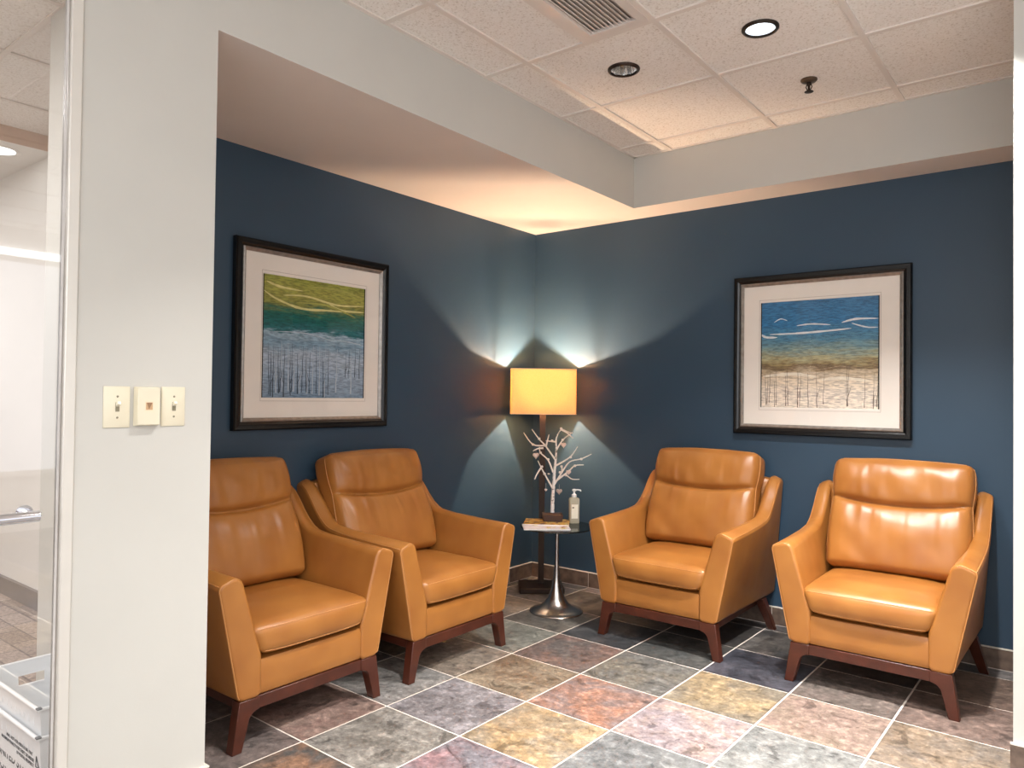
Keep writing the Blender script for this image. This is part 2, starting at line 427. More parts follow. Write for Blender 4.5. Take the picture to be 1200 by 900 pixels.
# ------------------------------------------------------------------ tiled ceiling
LIGHTS = [(1.477, -1.357), (2.088, -1.357)]
CU, CV, CS = 1.1743, -1.058, 0.6105
VENT = (1.480, 1.785, -2.279, -1.669)
def build_ceiling():
    b = MB()
    zt = HC + 0.004
    xs = [SX] + [CU + k * CS for k in range(0, 9)]; xs = [x for x in xs if x < XR] + [XR]
    ys = [SY] + [CV + k * CS for k in range(1, -10, -1)]; ys = [y for y in ys if y > YB] + [YB]
    for i in range(len(xs) - 1):
        for j in range(len(ys) - 1):
            x0, x1, y1, y0 = xs[i], xs[i + 1], ys[j], ys[j + 1]
            if x0 >= 2.9 and y0 > -1.2: continue
            hole = [l for l in LIGHTS if x0 < l[0] < x1 and y0 < l[1] < y1]
            if abs(x0 - CU) < .01 and abs(y1 + 1.6685) < .01:
                b.add([(x0, y0, zt), (VENT[0], y0, zt), (VENT[0], y1, zt), (x0, y1, zt)], [(0, 1, 2, 3)]); continue
            if hole:
                c = hole[0]; n = 32; R = 0.064; inner = []; outer = []
                for k in range(n):
                    a = 2 * PI * k / n; ca, sa = math.cos(a), math.sin(a); m = max(abs(ca), abs(sa))
                    inner.append((c[0] + R * ca, c[1] + R * sa, zt))
                    ex, ey = ca / m, sa / m
                    px = c[0] + (ex * (x1 - c[0]) if ex > 0 else ex * (c[0] - x0)); py = c[1] + (ey * (y1 - c[1]) if ey > 0 else ey * (c[1] - y0))
                    outer.append((px, py, zt))
                b.loft([inner, outer], cap=False)
            else:
                b.add([(x0, y0, zt), (x1, y0, zt), (x1, y1, zt), (x0, y1, zt)], [(0, 1, 2, 3)])
    struct('ceiling', b, M_tile)
    g = MB(); w = 0.012
    for x in xs[1:-1]:
        y1 = SY if x < 2.9 else -1.135
        g.box(x - w, x + w, YB, y1, HC - 0.003, HC + 0.02)
    for y in ys[1:-1]:
        x1 = 2.9 if y > -1.135 else XR
        g.box(SX, x1, y - w, y + w, HC - 0.0025, HC + 0.02)
    g.box(VENT[0] - w, VENT[0] + w, VENT[2], VENT[3], HC - 0.003, HC + 0.02)
    # wall angle along the soffit faces
    g.box(SX, SX + 0.02, YB, SY, HC - 0.001, HC + 0.02); g.box(SX, 2.9, SY - 0.02, SY, HC - 0.001, HC + 0.02)
    struct('trim_ceiling', g, M_tbar)
    r = MB(); r.box(0.8, XR + .1, YB - .1, 0.1, HC + 0.15, HC + 0.2); struct('ceiling_slab', r, M_white)
build_ceiling()

# ------------------------------------------------------------------ slate baseboards
def baseboard(name, p0, p1, nrm, first=0.1):
    p0 = Vector((p0[0], p0[1], 0)); p1 = Vector((p1[0], p1[1], 0)); d = (p1 - p0); L = d.length; d.normalize(); nv = Vector((nrm[0], nrm[1], 0))
    b = MB(); t = 0.010; h = 0.098
    def bx(a, e, n0, n1, z0, z1):
        vs = []
        for s in (a, e):
            for q in (n0, n1):
                for z in (z0, z1): vs.append(p0 + d * s + nv * q + Vector((0, 0, z)))
        b.add(vs, [(0, 1, 3, 2), (4, 6, 7, 5), (0, 4, 5, 1), (2, 3, 7, 6), (0, 2, 6, 4), (1, 5, 7, 3)])
    s = 0.0; cut = first
    while s < L - 1e-6:
        e = min(cut, L)
        b.cur = 0; bx(s + (0.002 if s > 0 else 0), e - (0.002 if e < L else 0), 0, t, 0.004, h)
        if e < L: b.cur = 1; bx(e - 0.002, e + 0.002, 0, t - 0.001, 0.0, h)
        s = e; cut = e + U
    b.cur = 1; bx(0, L, 0, t + 0.001, h, h + 0.005); bx(0, L, 0, t - 0.001, 0, 0.004)
    struct(name, b, [M_slate_base, M_grout])
baseboard('baseboard_left', (0, 0), (0, PY), (1, 0), 0.27)
baseboard('baseboard_right', (0, 0), (2.90, 0), (0, -1), 0.07 + U)
baseboard('baseboard_front', (0.926, PY), (0.926, -3.36), (1, 0), 0.3)
baseboard('baseboard_end', (0.936, PY), (0.2, PY), (0, 1), 0.35)
baseboard('baseboard_side', (2.90 - 0.008, -1.135), (XR, -1.135), (0, -1), 0.3)

# ------------------------------------------------------------------ armchairs
def arm_pts(y):
    # (y, outer bottom x, outer top (x,z), inner top (x,z), inner low x)
    K = [(-.80, .322, .407, .600, .318, .634, .230), (-.60, .326, .405, .607, .322, .641, .243), (-.40, .332, .402, .618, .330, .648, .26),
         (-.30, .336, .400, .632, .328, .662, .27), (-.25, .338, .398, .655, .327, .690, .28), (-.21, .339, .397, .690, .327, .735, .28),
         (-.175, .340, .396, .728, .327, .772, .285), (-.145, .341, .396, .768, .327, .806, .285), (-.11, .342, .396, .803, .327, .836, .29),
         (-.08, .343, .395, .822, .327, .852, .29), (-.055, .344, .394, .828, .327, .856, .29), (-.035, .345, .392, .822, .327, .850, .29)]
    for a, c in zip(K[:-1], K[1:]):
        if a[0] <= y <= c[0]:
            t = (y - a[0]) / (c[0] - a[0]); t2 = t
            return [p + (q - p) * t2 for p, q in zip(a[1:], c[1:])]
    return list(K[0][1:]) if y < K[0][0] else list(K[-1][1:])

def arm_section(y):
    ob, otx, otz, itx, itz, il = arm_pts(y)
    return rpoly([(il, .178), (ob, .178), (otx, otz), (itx, itz), (il, .325)], [.022, .03, .024, .040, .09], 5)

def make_armchair():
    root = thing('armchair', 'x', 'armchair')
    for s in (-1, 1):
        b = MB(); rings = []
        def ring(poly, y): rings.append([Vector((p.x * s, y, p.y)) for p in poly])
        r = 0.012
        for a in (0, 25, 50, 75): 
            a = math.radians(a); ring(inset(arm_section(-.80), r * (1 - math.sin(a))), -.80 + r * (1 - math.cos(a)))
        ys = [-.788 + k * (.788 - .30) / 8 for k in range(9)]
        ys += [-.30 + k * 0.0165 for k in range(1, 17)]
        for y in ys: ring(arm_section(min(y, -.035)), y)
        for a in (20, 40, 60, 80):
            a = math.radians(a); ring(inset(arm_section(-.035), 0.028 * (1 - math.cos(a))), ys[-1] + 0.022 * math.sin(a))
        rings.insert(0, [Vector((p.x * s, -.80, p.y)) for p in inset(arm_section(-.80), r + .005)])
        b.loft(rings)
        arm = b.build('arm', M_leather, root, smooth=45)
        for p in arm.data.polygons:
            if len(p.vertices) > 8: p.use_smooth = False
        sec = [p for p in arm_section(-.80)]
        # welt round the front panel: from the foot of the outer edge over the top and down the inner edge
        path = [Vector((p.x * s, -.796, p.y)) for p in inset(sec, 0.003)]
        m = 6
        w = MB(); w.tube(path[m + 3:3 * m + 3], 0.0026, 6); w.build('piping', M_pipe, arm, smooth=180)
        # welt along the upper outer edge of the arm and wing
        w = MB(); pts = []
        for y in [-.79 + k * .0375 for k in range(20)]:
            q = arm_section(y); p = q[2 * m + 3]; pts.append(Vector(((p.x) * s, y, p.y + 0.0006)))
        w.tube(pts, 0.0018, 6); w.build('piping', M_pipe, arm, smooth=180)
    # back shell between the wings
    vs, fs = rbox_grid(12, 4, 12); b = MB()
    b.add([rounded(u, (.345, .045, .33), .03) + Vector((0, -.075, .508)) for u in vs], fs); b.build('back_shell', M_leather, root, smooth=60)
    # front apron and seat base
    vs, fs = rbox_grid(16, 12, 6); b = MB()
    b.add([rounded(u, (.262, .345, .068), .022) + Vector((0, -.449, .246)) for u in vs], fs); b.build('seat_base', M_leather, root, smooth=60)
    # seat cushion
    vs, fs = rbox_grid(28, 26, 8); b = MB()
    def seat_map(u):
        p = rounded(u, (.262, .275, .054), .030)
        z01 = (p.z + .054) / .108
        x = p.x * (.885 + .165 * z01 ** .8)
        ex = max(0, 1 - (p.x / .262) ** 4); ey = max(0, 1 - (p.y / .275) ** 4)
        z = p.z + (0.026 * ex * ey if p.z > 0.02 else 0)
        y = p.y - (0.014 * ex * (1 - (p.z / .056) ** 2) if p.y < -.24 else 0)
        z += 0.004 * ex * (1 if p.z > 0.02 else -1) * math.sin(p.y * 40) * 0.2
        if p.z < -.02: z -= 0.006 * ex * (1 if p.y < -.2 else 0)
        return Vector((x, y - .530, z + .378))
    b.add([seat_map(u) for u in vs], fs); seat = b.build('seat_cushion', M_leather, root, smooth=180)
    for zz, sc in ((.80, 1), (-.74, 1)):
        w = MB(); pts = []
        for k in range(13): pts.append(seat_map((-1, -.3 - .62 * k / 12, zz)))
        for k in range(1, 30): pts.append(seat_map((-.97 + 1.94 * k / 30, -1, zz)))
        for k in range(13): pts.append(seat_map((1, -.92 + .62 * k / 12, zz)))
        w.tube(pts, 0.0020, 6); w.build('piping', M_pipe, seat, smooth=180)
    # back cushion: two soft rolls with a sewn channel between them
    W, H, D = .308, .274, .062
    tilt = math.radians(-20.0)
    Rm = Matrix.Rotation(tilt, 3, 'X'); off = Vector((0, -.216, .698))
    rn = random.Random(11)
    ph = [rn.uniform(0, 6.28) for _ in range(8)]
    def back_map(u):
        p = rounded(u, (W, D, H), .030)
        v = (p.z + H) / (2 * H); a = p.x / W
        seam = 0.585 + 0.055 * a * a
        if v < seam: t = v / seam; amp = .052
        else: t = (v - seam) / (1 - seam); amp = .050
        lobe = max(0.0, math.sin(PI * min(max(t, 0), 1))) ** (.36 if v > seam else .40)
        edge = max(0.0, 1 - abs(a) ** 5) ** .6
        front = max(0.0, min(1.0, (-p.y) / D))
        y = p.y - amp * lobe * edge * front
        y += front * edge * 0.011 * math.exp(-((v - seam) / .022) ** 2)
        # puckers running away from the channel
        dz = abs(v - seam)
        wob = noise.noise(Vector((a * 7.0, v * 2.2, 3.1))) + .6 * noise.noise(Vector((a * 15.0, v * 3.5, 7.7)))
        y -= front * edge * 0.0075 * wob * (math.exp(-dz * 5) * (.3 + min(dz * 14, 1)) * .7 + .12)
        y -= front * edge * 0.006 * noise.noise(Vector((a * 3.0 + v * 2, v * 5.0, 1.3)))
        x = p.x * (0.985 + 0.03 * math.sin(PI * min(max(t, 0), 1)))
        z = p.z + (0.012 * (1 - a * a) if v > .97 else 0)
        return Rm @ Vector((x, y, z)) + off
    vs, fs = rbox_grid(56, 6, 96); b = MB()
    b.add([back_map(u) for u in vs], fs); back = b.build('back_cushion', M_leather, root, smooth=180)
    w = MB(); pts = [back_map((-.96 + 1.92 * k / 40, -1, 2 * (0.585 + 0.055 * (-.96 + 1.92 * k / 40) ** 2) - 1)) + Vector((0, -.0005, 0)) for k in range(41)]
    w.tube(pts, 0.0018, 6); w.build('seam', M_pipe, back, smooth=180)
    w = MB(); pts = []
    for k in range(31): pts.append(back_map((-1, -.62, -.94 + 1.88 * k / 30)))
    for k in range(1, 30): pts.append(back_map((-.95 + 1.9 * k / 30, -.62, 1)))
    for k in range(31): pts.append(back_map((1, -.62, .94 - 1.88 * k / 30)))
    w.tube(pts, 0.0023, 6); w.build('piping', M_pipe, back, smooth=180)
    # wooden frame
    b = MB(); b.box(-.25, .25, -.792, -.764, .134, .180)
    for s in (-1, 1):
        b.box(s * .285 - .014, s * .285 + .014, -.76, -.16, .138, .180)
    b.box(-.29, .29, -.175, -.147, .138, .180)
    b.build('frame_rail', M_wood, root, bevel=.003)
    for s in (-1, 1):
        prof = [(.236, .179), (.236, .134)] + [(.236 + .042 * math.sin(math.radians(a)), .098 + .036 * math.cos(math.radians(a))) for a in (15, 40, 65, 85)] + [(.304, 0.0), (.343, 0.0), (.316, .179)]
        b = MB()
        rings = []
        for y in (-.797, -.752):
            rings.append([Vector((x * s, y + (.004 if (z < .05 and y > -.77) else 0) * -1, z)) for x, z in prof])
        b.loft(rings); b.build('leg', M_wood, root, bevel=.003)
        b = MB(); rings = []
        for t in (0, 1):
            cx = (.312 + .048 * t) * s; cy = -.165 + .062 * t; h = .026 - .007 * t; z = .179 * (1 - t)
            rings.append([Vector((cx + dx * h, cy + dy * h, z)) for dx, dy in ((-1, -1), (1, -1), (1, 1), (-1, 1))])
        b.loft(rings); b.build('leg', M_wood, root, bevel=.003)
    return root

ARM = make_armchair()
CH = [((2.360, 0.000, 0), 0.0, 'tan leather armchair nearest the white wall end, below the blue sky picture'),
      ((1.368, 0.010, 0), 0.0, 'tan leather armchair whose arm touches the glass table beside the pump bottle'),
      ((-0.035, -1.590, 0), PI / 2, 'tan leather armchair between the floor lamp and the pillar-side armchair, below the teal picture'),
      ((-0.045, -2.427, 0), PI / 2, 'tan leather armchair partly hidden by the cream pillar with the switches')]
for k, (loc, rz, lab) in enumerate(CH):
    o = ARM if k == 0 else copy_tree(ARM)
    for ch in o.children:      # each loose back cushion sits a little differently
        if ch.name.startswith('back_cushion'): ch.location.x = (.022, .004, -.020, -.024)[k]
    o.location = loc; o.rotation_euler = (0, 0, rz); tag(o, lab, 'armchair', 'four tan leather armchairs')

# ------------------------------------------------------------------ framed pictures
def mat_art(name, stops, nscale=(2.5, 2.5, 14)):
    m, nt, b = new_mat(name)
    tc = N(nt, 'ShaderNodeTexCoord')
    sp = N(nt, 'ShaderNodeSeparateXYZ'); nt.links.new(tc.outputs['Generated'], sp.inputs[0])
    mp = N(nt, 'ShaderNodeMapping'); mp.inputs['Scale'].default_value = nscale
    nt.links.new(tc.outputs['Generated'], mp.inputs['Vector'])
    no = N(nt, 'ShaderNodeTexNoise'); no.inputs['Scale'].default_value = 2.2; no.inputs['Detail'].default_value = 7; no.inputs['Roughness'].default_value = .65
    nt.links.new(mp.outputs['Vector'], no.inputs['Vector'])
    ma = N(nt, 'ShaderNodeMath', operation='MULTIPLY_ADD'); ma.inputs[1].default_value = 0.24
    nt.links.new(no.outputs['Fac'], ma.inputs[0])
    nt.links.new(sp.outputs['Z'], ma.inputs[2])
    sb = N(nt, 'ShaderNodeMath', operation='SUBTRACT'); sb.inputs[1].default_value = 0.12; nt.links.new(ma.outputs[0], sb.inputs[0])
    r = ramp(nt, [(p, lin(c)) for p, c in stops]); nt.links.new(sb.outputs[0], r.inputs['Fac'])
    n2 = N(nt, 'ShaderNodeTexNoise'); n2.inputs['Scale'].default_value = 9; n2.inputs['Detail'].default_value = 6
    nt.links.new(mp.outputs['Vector'], n2.inputs['Vector'])
    r2 = ramp(nt, [(.36, (.60, .60, .62, 1)), (.62, (1.35, 1.35, 1.35, 1))]); nt.links.new(n2.outputs['Fac'], r2.inputs['Fac'])
    mx = N(nt, 'ShaderNodeMix', data_type='RGBA', blend_type='MULTIPLY'); mx.inputs[0].default_value = .8
    nt.links.new(r.outputs['Color'], mx.inputs[6]); nt.links.new(r2.outputs['Color'], mx.inputs[7])
    nt.links.new(mx.outputs[2], b.inputs['Base Color']); b.inputs['Roughness'].default_value = .8
    return m

def ribbon(b, pts, widths, y):
    n = len(pts); vs = []
    for k, (x, z) in enumerate(pts):
        a = pts[max(k - 1, 0)]; c = pts[min(k + 1, n - 1)]; t = Vector((c[0] - a[0], c[1] - a[1]))
        t = t.normalized() if t.length > 1e-9 else Vector((1, 0)); w = widths[k] / 2
        vs += [(x - t.y * w, y, z + t.x * w), (x + t.y * w, y, z - t.x * w)]
    b.add(vs, [(2 * k, 2 * k + 1, 2 * k + 3, 2 * k + 2) for k in range(n - 1)])

def frame_loop(b, w, h, prof):
    """prof: (inset from the outer edge, depth y) closed profile swept round a w x h rectangle"""
    rings = []
    for sx, sz in ((-1, -1), (1, -1), (1, 1), (-1, 1)):
        rings.append([Vector((sx * (w / 2 - d), y, sz * (h / 2 - d))) for d, y in prof])
    rings.append(rings[0]); b.loft(rings, cap=False)

def picture(label, loc, rz, w, h, aw, ah, art, strokes):
    r = thing('framed_picture', label, 'picture', loc, rz, 'matted landscape pictures in black frames')
    b = MB(); frame_loop(b, w, h, [(0, 0), (0, -.026), (.006, -.034), (.022, -.034), (.036, -.026), (.040, -.020), (.040, 0)])
    fr = b.build('frame', M_black, r, smooth=30)
    b = MB(); frame_loop(b, w - .08, h - .08, [(0, -.004), (0, -.024), (.006, -.027), (.011, -.022), (.018, -.016), (.018, -.004)]); b.build('fillet', M_fillet, r, smooth=30)
    b = MB(); iw, ih = w - .11, h - .11
    frame_loop(b, iw, ih, [(0, -.006), (0, -.012), ((iw - aw) / 2 - .002, -.012), ((iw - aw) / 2, -.0095), ((iw - aw) / 2, -.006)])
    b.cur = 1; frame_loop(b, aw + .016, ah + .016, [(0, -.0121), (0, -.0125), (.0016, -.0125), (.0016, -.0121)])
    b.build('mat_board', [M_mat, plain('mat_line', (170, 158, 146), .8)], r)
    b = MB(); b.cur = 0
    b.add([(-aw / 2, -.0085, -ah / 2), (aw / 2, -.0085, -ah / 2), (aw / 2, -.0085, ah / 2), (-aw / 2, -.0085, ah / 2)], [(0, 1, 2, 3)])
    mats = [art]
    for k, (mat, lst) in enumerate(strokes):
        mats.append(mat); b.cur = k + 1
        for pts, wd in lst: ribbon(b, [((x - .5) * aw, (.5 - z) * ah) for x, z in pts], wd, -.0088 - .0001 * k)
    b.cur = len(mats); mats.append(M_black)
    frame_loop(b, aw, ah, [(0, -.0085), (0, -.0095), (.0055, -.0095), (.0055, -.0085)])
    b.build('artwork', mats, r)
    b = MB(); b.add([(-iw / 2, -.015, -ih / 2), (iw / 2, -.015, -ih / 2), (iw / 2, -.015, ih / 2), (-iw / 2, -.015, ih / 2)], [(0, 1, 2, 3)])
    b.build('glass', M_glazing, r)
    return r

rs = random.Random(5)
def trees(xs, z0, z1, wmax):
    out = []
    for x in xs:
        a = rs.uniform(-.012, .012); top = z0 + rs.uniform(-.03, .06); bot = z1 - rs.uniform(0, .05)
        n = 7; pts = []; wd = []
        for k in range(n):
            t = k / (n - 1); pts.append((x + a * t + rs.uniform(-.003, .003), top + (bot - top) * t)); wd.append(wmax * (.25 + .75 * t) * rs.uniform(.5, 1.1))
        out.append((pts, wd))
        if rs.random() < .35: out.append(([(x + a * .6, top + (bot - top) * .75), (x + a + rs.choice((-.03, .03)), top + (bot - top) * .45)], [wmax * .5, wmax * .15]))
    return out
def sweep(ctrl, w, n=18):
    pts = []; wd = []
    for k in range(n + 1):
        t = k / n; m = len(ctrl) - 1; i = min(int(t * m), m - 1); f = t * m - i
        p0 = ctrl[max(i - 1, 0)]; p1 = ctrl[i]; p2 = ctrl[i + 1]; p3 = ctrl[min(i + 2, m)]
        q = [0.5 * (2 * p1[d] + (p2[d] - p0[d]) * f + (2 * p0[d] - 5 * p1[d] + 4 * p2[d] - p3[d]) * f * f + (3 * p1[d] - p0[d] - 3 * p2[d] + p3[d]) * f ** 3) for d in (0, 1)]
        pts.append(tuple(q)); wd.append(w * (0.15 + .85 * math.sin(PI * t) ** .7) * rs.uniform(.75, 1.1))
    return (pts, wd)

M_p_yel = plain('pale_yellow_paint', (214, 206, 142), .8, var=.15, scale=30)
M_p_olive = plain('olive_paint', (166, 164, 84), .8, var=.15, scale=30)
M_p_tree = plain('slate_blue_paint', (44, 60, 76), .8, var=.2, scale=40)
M_p_pale = plain('pale_blue_paint', (172, 186, 198), .8, var=.2, scale=40)
M_p_white = plain('white_brush_paint', (222, 228, 230), .8, var=.1, scale=40)
M_p_brown = plain('umber_paint', (84, 66, 48), .8, var=.2, scale=40)
M_p_cream = plain('cream_brush_paint', (232, 222, 204), .8, var=.1, scale=40)
art1 = mat_art('green_teal_landscape', [(0, (112, 136, 158)), (.20, (146, 166, 186)), (.36, (164, 178, 192)), (.46, (120, 150, 170)), (.53, (150, 172, 186)), (.56, (40, 106, 112)), (.64, (10, 92, 88)), (.70, (30, 100, 84)), (.735, (84, 112, 78)), (.78, (136, 136, 66)), (.88, (158, 156, 74)), (1, (140, 146, 64))])
art2 = mat_art('blue_sand_landscape', [(0, (226, 214, 198)), (.14, (224, 212, 196)), (.27, (216, 200, 176)), (.35, (176, 156, 126)), (.385, (116, 94, 66)), (.42, (150, 132, 92)), (.46, (170, 164, 126)), (.54, (126, 150, 146)), (.64, (76, 130, 158)), (.78, (48, 118, 166)), (1, (58, 114, 156))])
picture('black framed print of olive green sky over teal and grey blue water', (0.004, -1.885, 1.547), PI / 2, .935, .900, .627, .610, art1, [
    (M_p_yel, [sweep([(.03, .07), (.15, .10), (.36, .11)], .012), sweep([(.0, .14), (.12, .20), (.35, .255), (.62, .245), (.80, .24)], .013), sweep([(.18, .165), (.4, .15), (.7, .19), (.99, .17)], .012), sweep([(.62, .19), (.75, .23), (.99, .225)], .012)]),
    (M_p_olive, [sweep([(.4, .07), (.7, .06), (.98, .10)], .012), sweep([(.3, .21), (.6, .205), (.9, .28)], .01)]),
    (M_p_pale, trees([.12, .17, .23, .29, .34, .40, .47, .53, .59, .71, .86], .55, .98, .010) + [sweep([(.1, .46), (.4, .455), (.66, .50)], .006), sweep([(.7, .49), (.85, .50), (.99, .52)], .006)]),
    (M_p_tree, trees([.055, .08, .10, .14, .165, .20, .25, .27, .32, .37, .40, .44, .50, .56, .62], .57, .99, .007) + trees([.80, .84, .90, .95], .58, .82, .006))])
picture('black framed print of blue sky over brown bare trees and pale sand', (1.936, -0.004, 1.525), 0.0, .930, .905, .622, .612, art2, [
    (M_p_white, [sweep([(0, .305), (.05, .335), (.15, .34)], .014), sweep([(.08, .31), (.3, .31), (.55, .30), (.78, .285)], .012), sweep([(.32, .24), (.45, .23), (.61, .245)], .009), sweep([(.70, .23), (.82, .205), (.99, .21)], .012), sweep([(.78, .24), (.9, .28), (.99, .285)], .008), sweep([(.12, .20), (.18, .17), (.24, .19)], .006)]),
    (M_p_cream, [sweep([(.02, .70), (.3, .68), (.5, .71)], .02), sweep([(.5, .74), (.7, .72), (.95, .75)], .02)]),
    (M_p_brown, trees([.04, .065, .09, .13, .14, .225, .24, .33, .34, .36, .42, .49, .56, .745, .76, .89, .96, .99], .64, .99, .0048))])

# ------------------------------------------------------------------ floor lamp
def make_lamp():
    r = thing('floor_lamp', 'bronze floor lamp with a glowing cream rectangular shade in the corner', 'lamp', (0.250, -0.237, 0), math.radians(40))
    b = MB(); b.box(-.145, .145, -.135, .10, 0.0, .034); b.build('base', M_bronze, r, bevel=.004)
    b = MB(); b.box(-.019, .019, -.011, .011, .034, 1.30); b.build('pole', M_bronze, r, bevel=.002)
    m, nt, bs = new_mat('shade_fabric'); nt.nodes.remove(bs)
    out = nt.nodes['Material Output']
    tc = N(nt, 'ShaderNodeTexCoord'); no = N(nt, 'ShaderNodeTexNoise'); no.inputs['Scale'].default_value = 300
    nt.links.new(tc.outputs['Object'], no.inputs['Vector'])
    rp = ramp(nt, [(.3, lin((240, 204, 148))), (.7, lin((248, 214, 162)))]); nt.links.new(no.outputs['Fac'], rp.inputs['Fac'])
    d = N(nt, 'ShaderNodeBsdfDiffuse'); t = N(nt, 'ShaderNodeBsdfTranslucent'); mx = N(nt, 'ShaderNodeMixShader'); mx.inputs[0].default_value = .20
    nt.links.new(rp.outputs['Color'], d.inputs['Color']); nt.links.new(rp.outputs['Color'], t.inputs['Color'])
    nt.links.new(d.outputs[0], mx.inputs[1]); nt.links.new(t.outputs[0], mx.inputs[2]); nt.links.new(mx.outputs[0], out.inputs['Surface'])
    W, D = .215, .085
    sec = rpoly([(-W, -D), (W, -D), (W, D), (-W, D)], .018, 5); inn = inset(sec, .0015)
    b = MB()
    rings = [[Vector((p.x, p.y, z)) for p in q] for q, z in ((sec, 1.155), (sec, 1.455), (inn, 1.455), (inn, 1.155))]
    rings.append(rings[0]); b.loft(rings, cap=False)
    sh = b.build('lamp_shade', m, r, smooth=40)
    mtr = plain('shade_trim', (246, 226, 190), .7)
    for z in (1.157, 1.453):
        b = MB(); b.tube([Vector((p.x, p.y, z)) for p in sec], .003, 6, closed=True); b.build('shade_hoop', mtr, sh, smooth=180)
    b = MB(); b.tube([(-W + .01, 0, 1.445), (W - .01, 0, 1.445)], .002, 6); b.lathe([(.002, 1.443), (.006, 1.452), (.007, 1.462), (.002, 1.470)], 10)
    b.build('spider', M_bronze, r, smooth=40)
    b = MB(); b.lathe([(.004, 1.290), (.015, 1.292), (.015, 1.325), (.006, 1.327)], 16); sk = b.build('socket', M_bronze, r, smooth=40)
    mt, nt2, bb = new_mat('glowing_clear_bulb'); nt2.nodes.remove(bb)
    tr_ = N(nt2, 'ShaderNodeBsdfTransparent'); em = N(nt2, 'ShaderNodeEmission'); em.inputs['Color'].default_value = (1, .74, .42, 1); em.inputs['Strength'].default_value = 30
    ms = N(nt2, 'ShaderNodeMixShader'); ms.inputs[0].default_value = .10; nt2.links.new(tr_.outputs[0], ms.inputs[1]); nt2.links.new(em.outputs[0], ms.inputs[2]); nt2.links.new(ms.outputs[0], nt2.nodes['Material Output'].inputs['Surface'])
    b = MB(); b.sphere((0, 0, 1.365), .032, 14, (1, 1, 1.2)); b.build('bulb', mt, sk, smooth=180)
    return r
LAMP = make_lamp()

# ------------------------------------------------------------------ side table and what stands on it
TC = (0.620, -0.592); TZ = 0.506
t = thing('side_table', 'small round smoked glass side table on a brushed steel trumpet base', 'table', (TC[0], TC[1], 0))
b = MB(); b.lathe([(.158, 0), (.160, .004), (.157, .008), (.135, .016), (.10, .030), (.072, .052), (.050, .085), (.033, .13), (.021, .19), (.0145, .26), (.012, .34), (.0115, .47), (.014, .50)], 48); b.build('pedestal', M_steel, t, smooth=35)
b = MB(); b.lathe([(.014, .495), (.055, .500), (.058, .506), (.058, TZ - .0105)], 32); b.build('mounting_plate', M_steel, t, smooth=35)
b = MB(); b.lathe([(.001, TZ - .010), (.214, TZ - .010), (.218, TZ - .007), (.218, TZ - .003), (.214, TZ), (.001, TZ)], 64); b.build('tabletop', M_tableglass, t, smooth=35)

def mat_cover(name, stops, sc=14):
    m, nt, b = new_mat(name)
    tc = N(nt, 'ShaderNodeTexCoord'); no = N(nt, 'ShaderNodeTexNoise'); no.inputs['Scale'].default_value = sc; no.inputs['Detail'].default_value = 4
    nt.links.new(tc.outputs['Object'], no.inputs['Vector'])
    r = ramp(nt, [(p, lin(c)) for p, c in stops], 'CONSTANT'); nt.links.new(no.outputs['Fac'], r.inputs['Fac']); nt.links.new(r.outputs['Color'], b.inputs['Base Color'])
    b.inputs['Roughness'].default_value = .3
    return m
M_page = plain('white_page', (236, 232, 228), .6, var=.03)
def magazine(label, loc, rz, w, h, th, cover):
    r = thing('magazine', label, 'magazine', loc, rz, 'magazines on the glass side table')
    def sheet(z0, z1, name, mat, dx=0.0):
        b = MB(); rings = []
        for k in range(9):
            x = -w / 2 + w * k / 8; lift = .0008 * (k / 8) ** 2
            rings.append([Vector((x - dx * (k == 8), -h / 2 + dx, z0 + lift * (z0 > .001))), Vector((x - dx * (k == 8), h / 2 - dx, z0 + lift * (z0 > .001))), Vector((x - dx * (k == 8), h / 2 - dx, z1 + lift)), Vector((x - dx * (k == 8), -h / 2 + dx, z1 + lift))])
        b.loft(rings); return b.build(name, mat, r, smooth=30)
    sheet(0.0, th - .001, 'pages', M_page, .001); sheet(th - .0009, th, 'cover', cover)
    return r
CRT = math.atan2(rt.y, rt.x)
def at_view(dx, dy, z):      # a spot on the table: dx along the table towards the right armchair, dy towards the corner
    return (TC[0] + rt.x * dx - rt.y * dy * 1.0 * 1, TC[1] + rt.y * dx + rt.x * dy, z)
magazine('white and pink magazine lying under the golden brown one on the glass table', at_view(-.070, -.068, TZ + .0005), CRT + .05, .27, .18, .006, mat_cover('white_cover', [(0, (240, 232, 230)), (.5, (232, 214, 214)), (.6, (226, 206, 120)), (.66, (150, 60, 50))]))
magazine('golden brown patterned magazine lying on top of the white one', at_view(-.058, .055, TZ + .0078), CRT - .10, .27, .20, .006, mat_cover('golden_cover', [(0, (92, 52, 36)), (.38, (150, 98, 46)), (.46, (214, 164, 66)), (.56, (222, 196, 130)), (.64, (110, 44, 36))], 22))

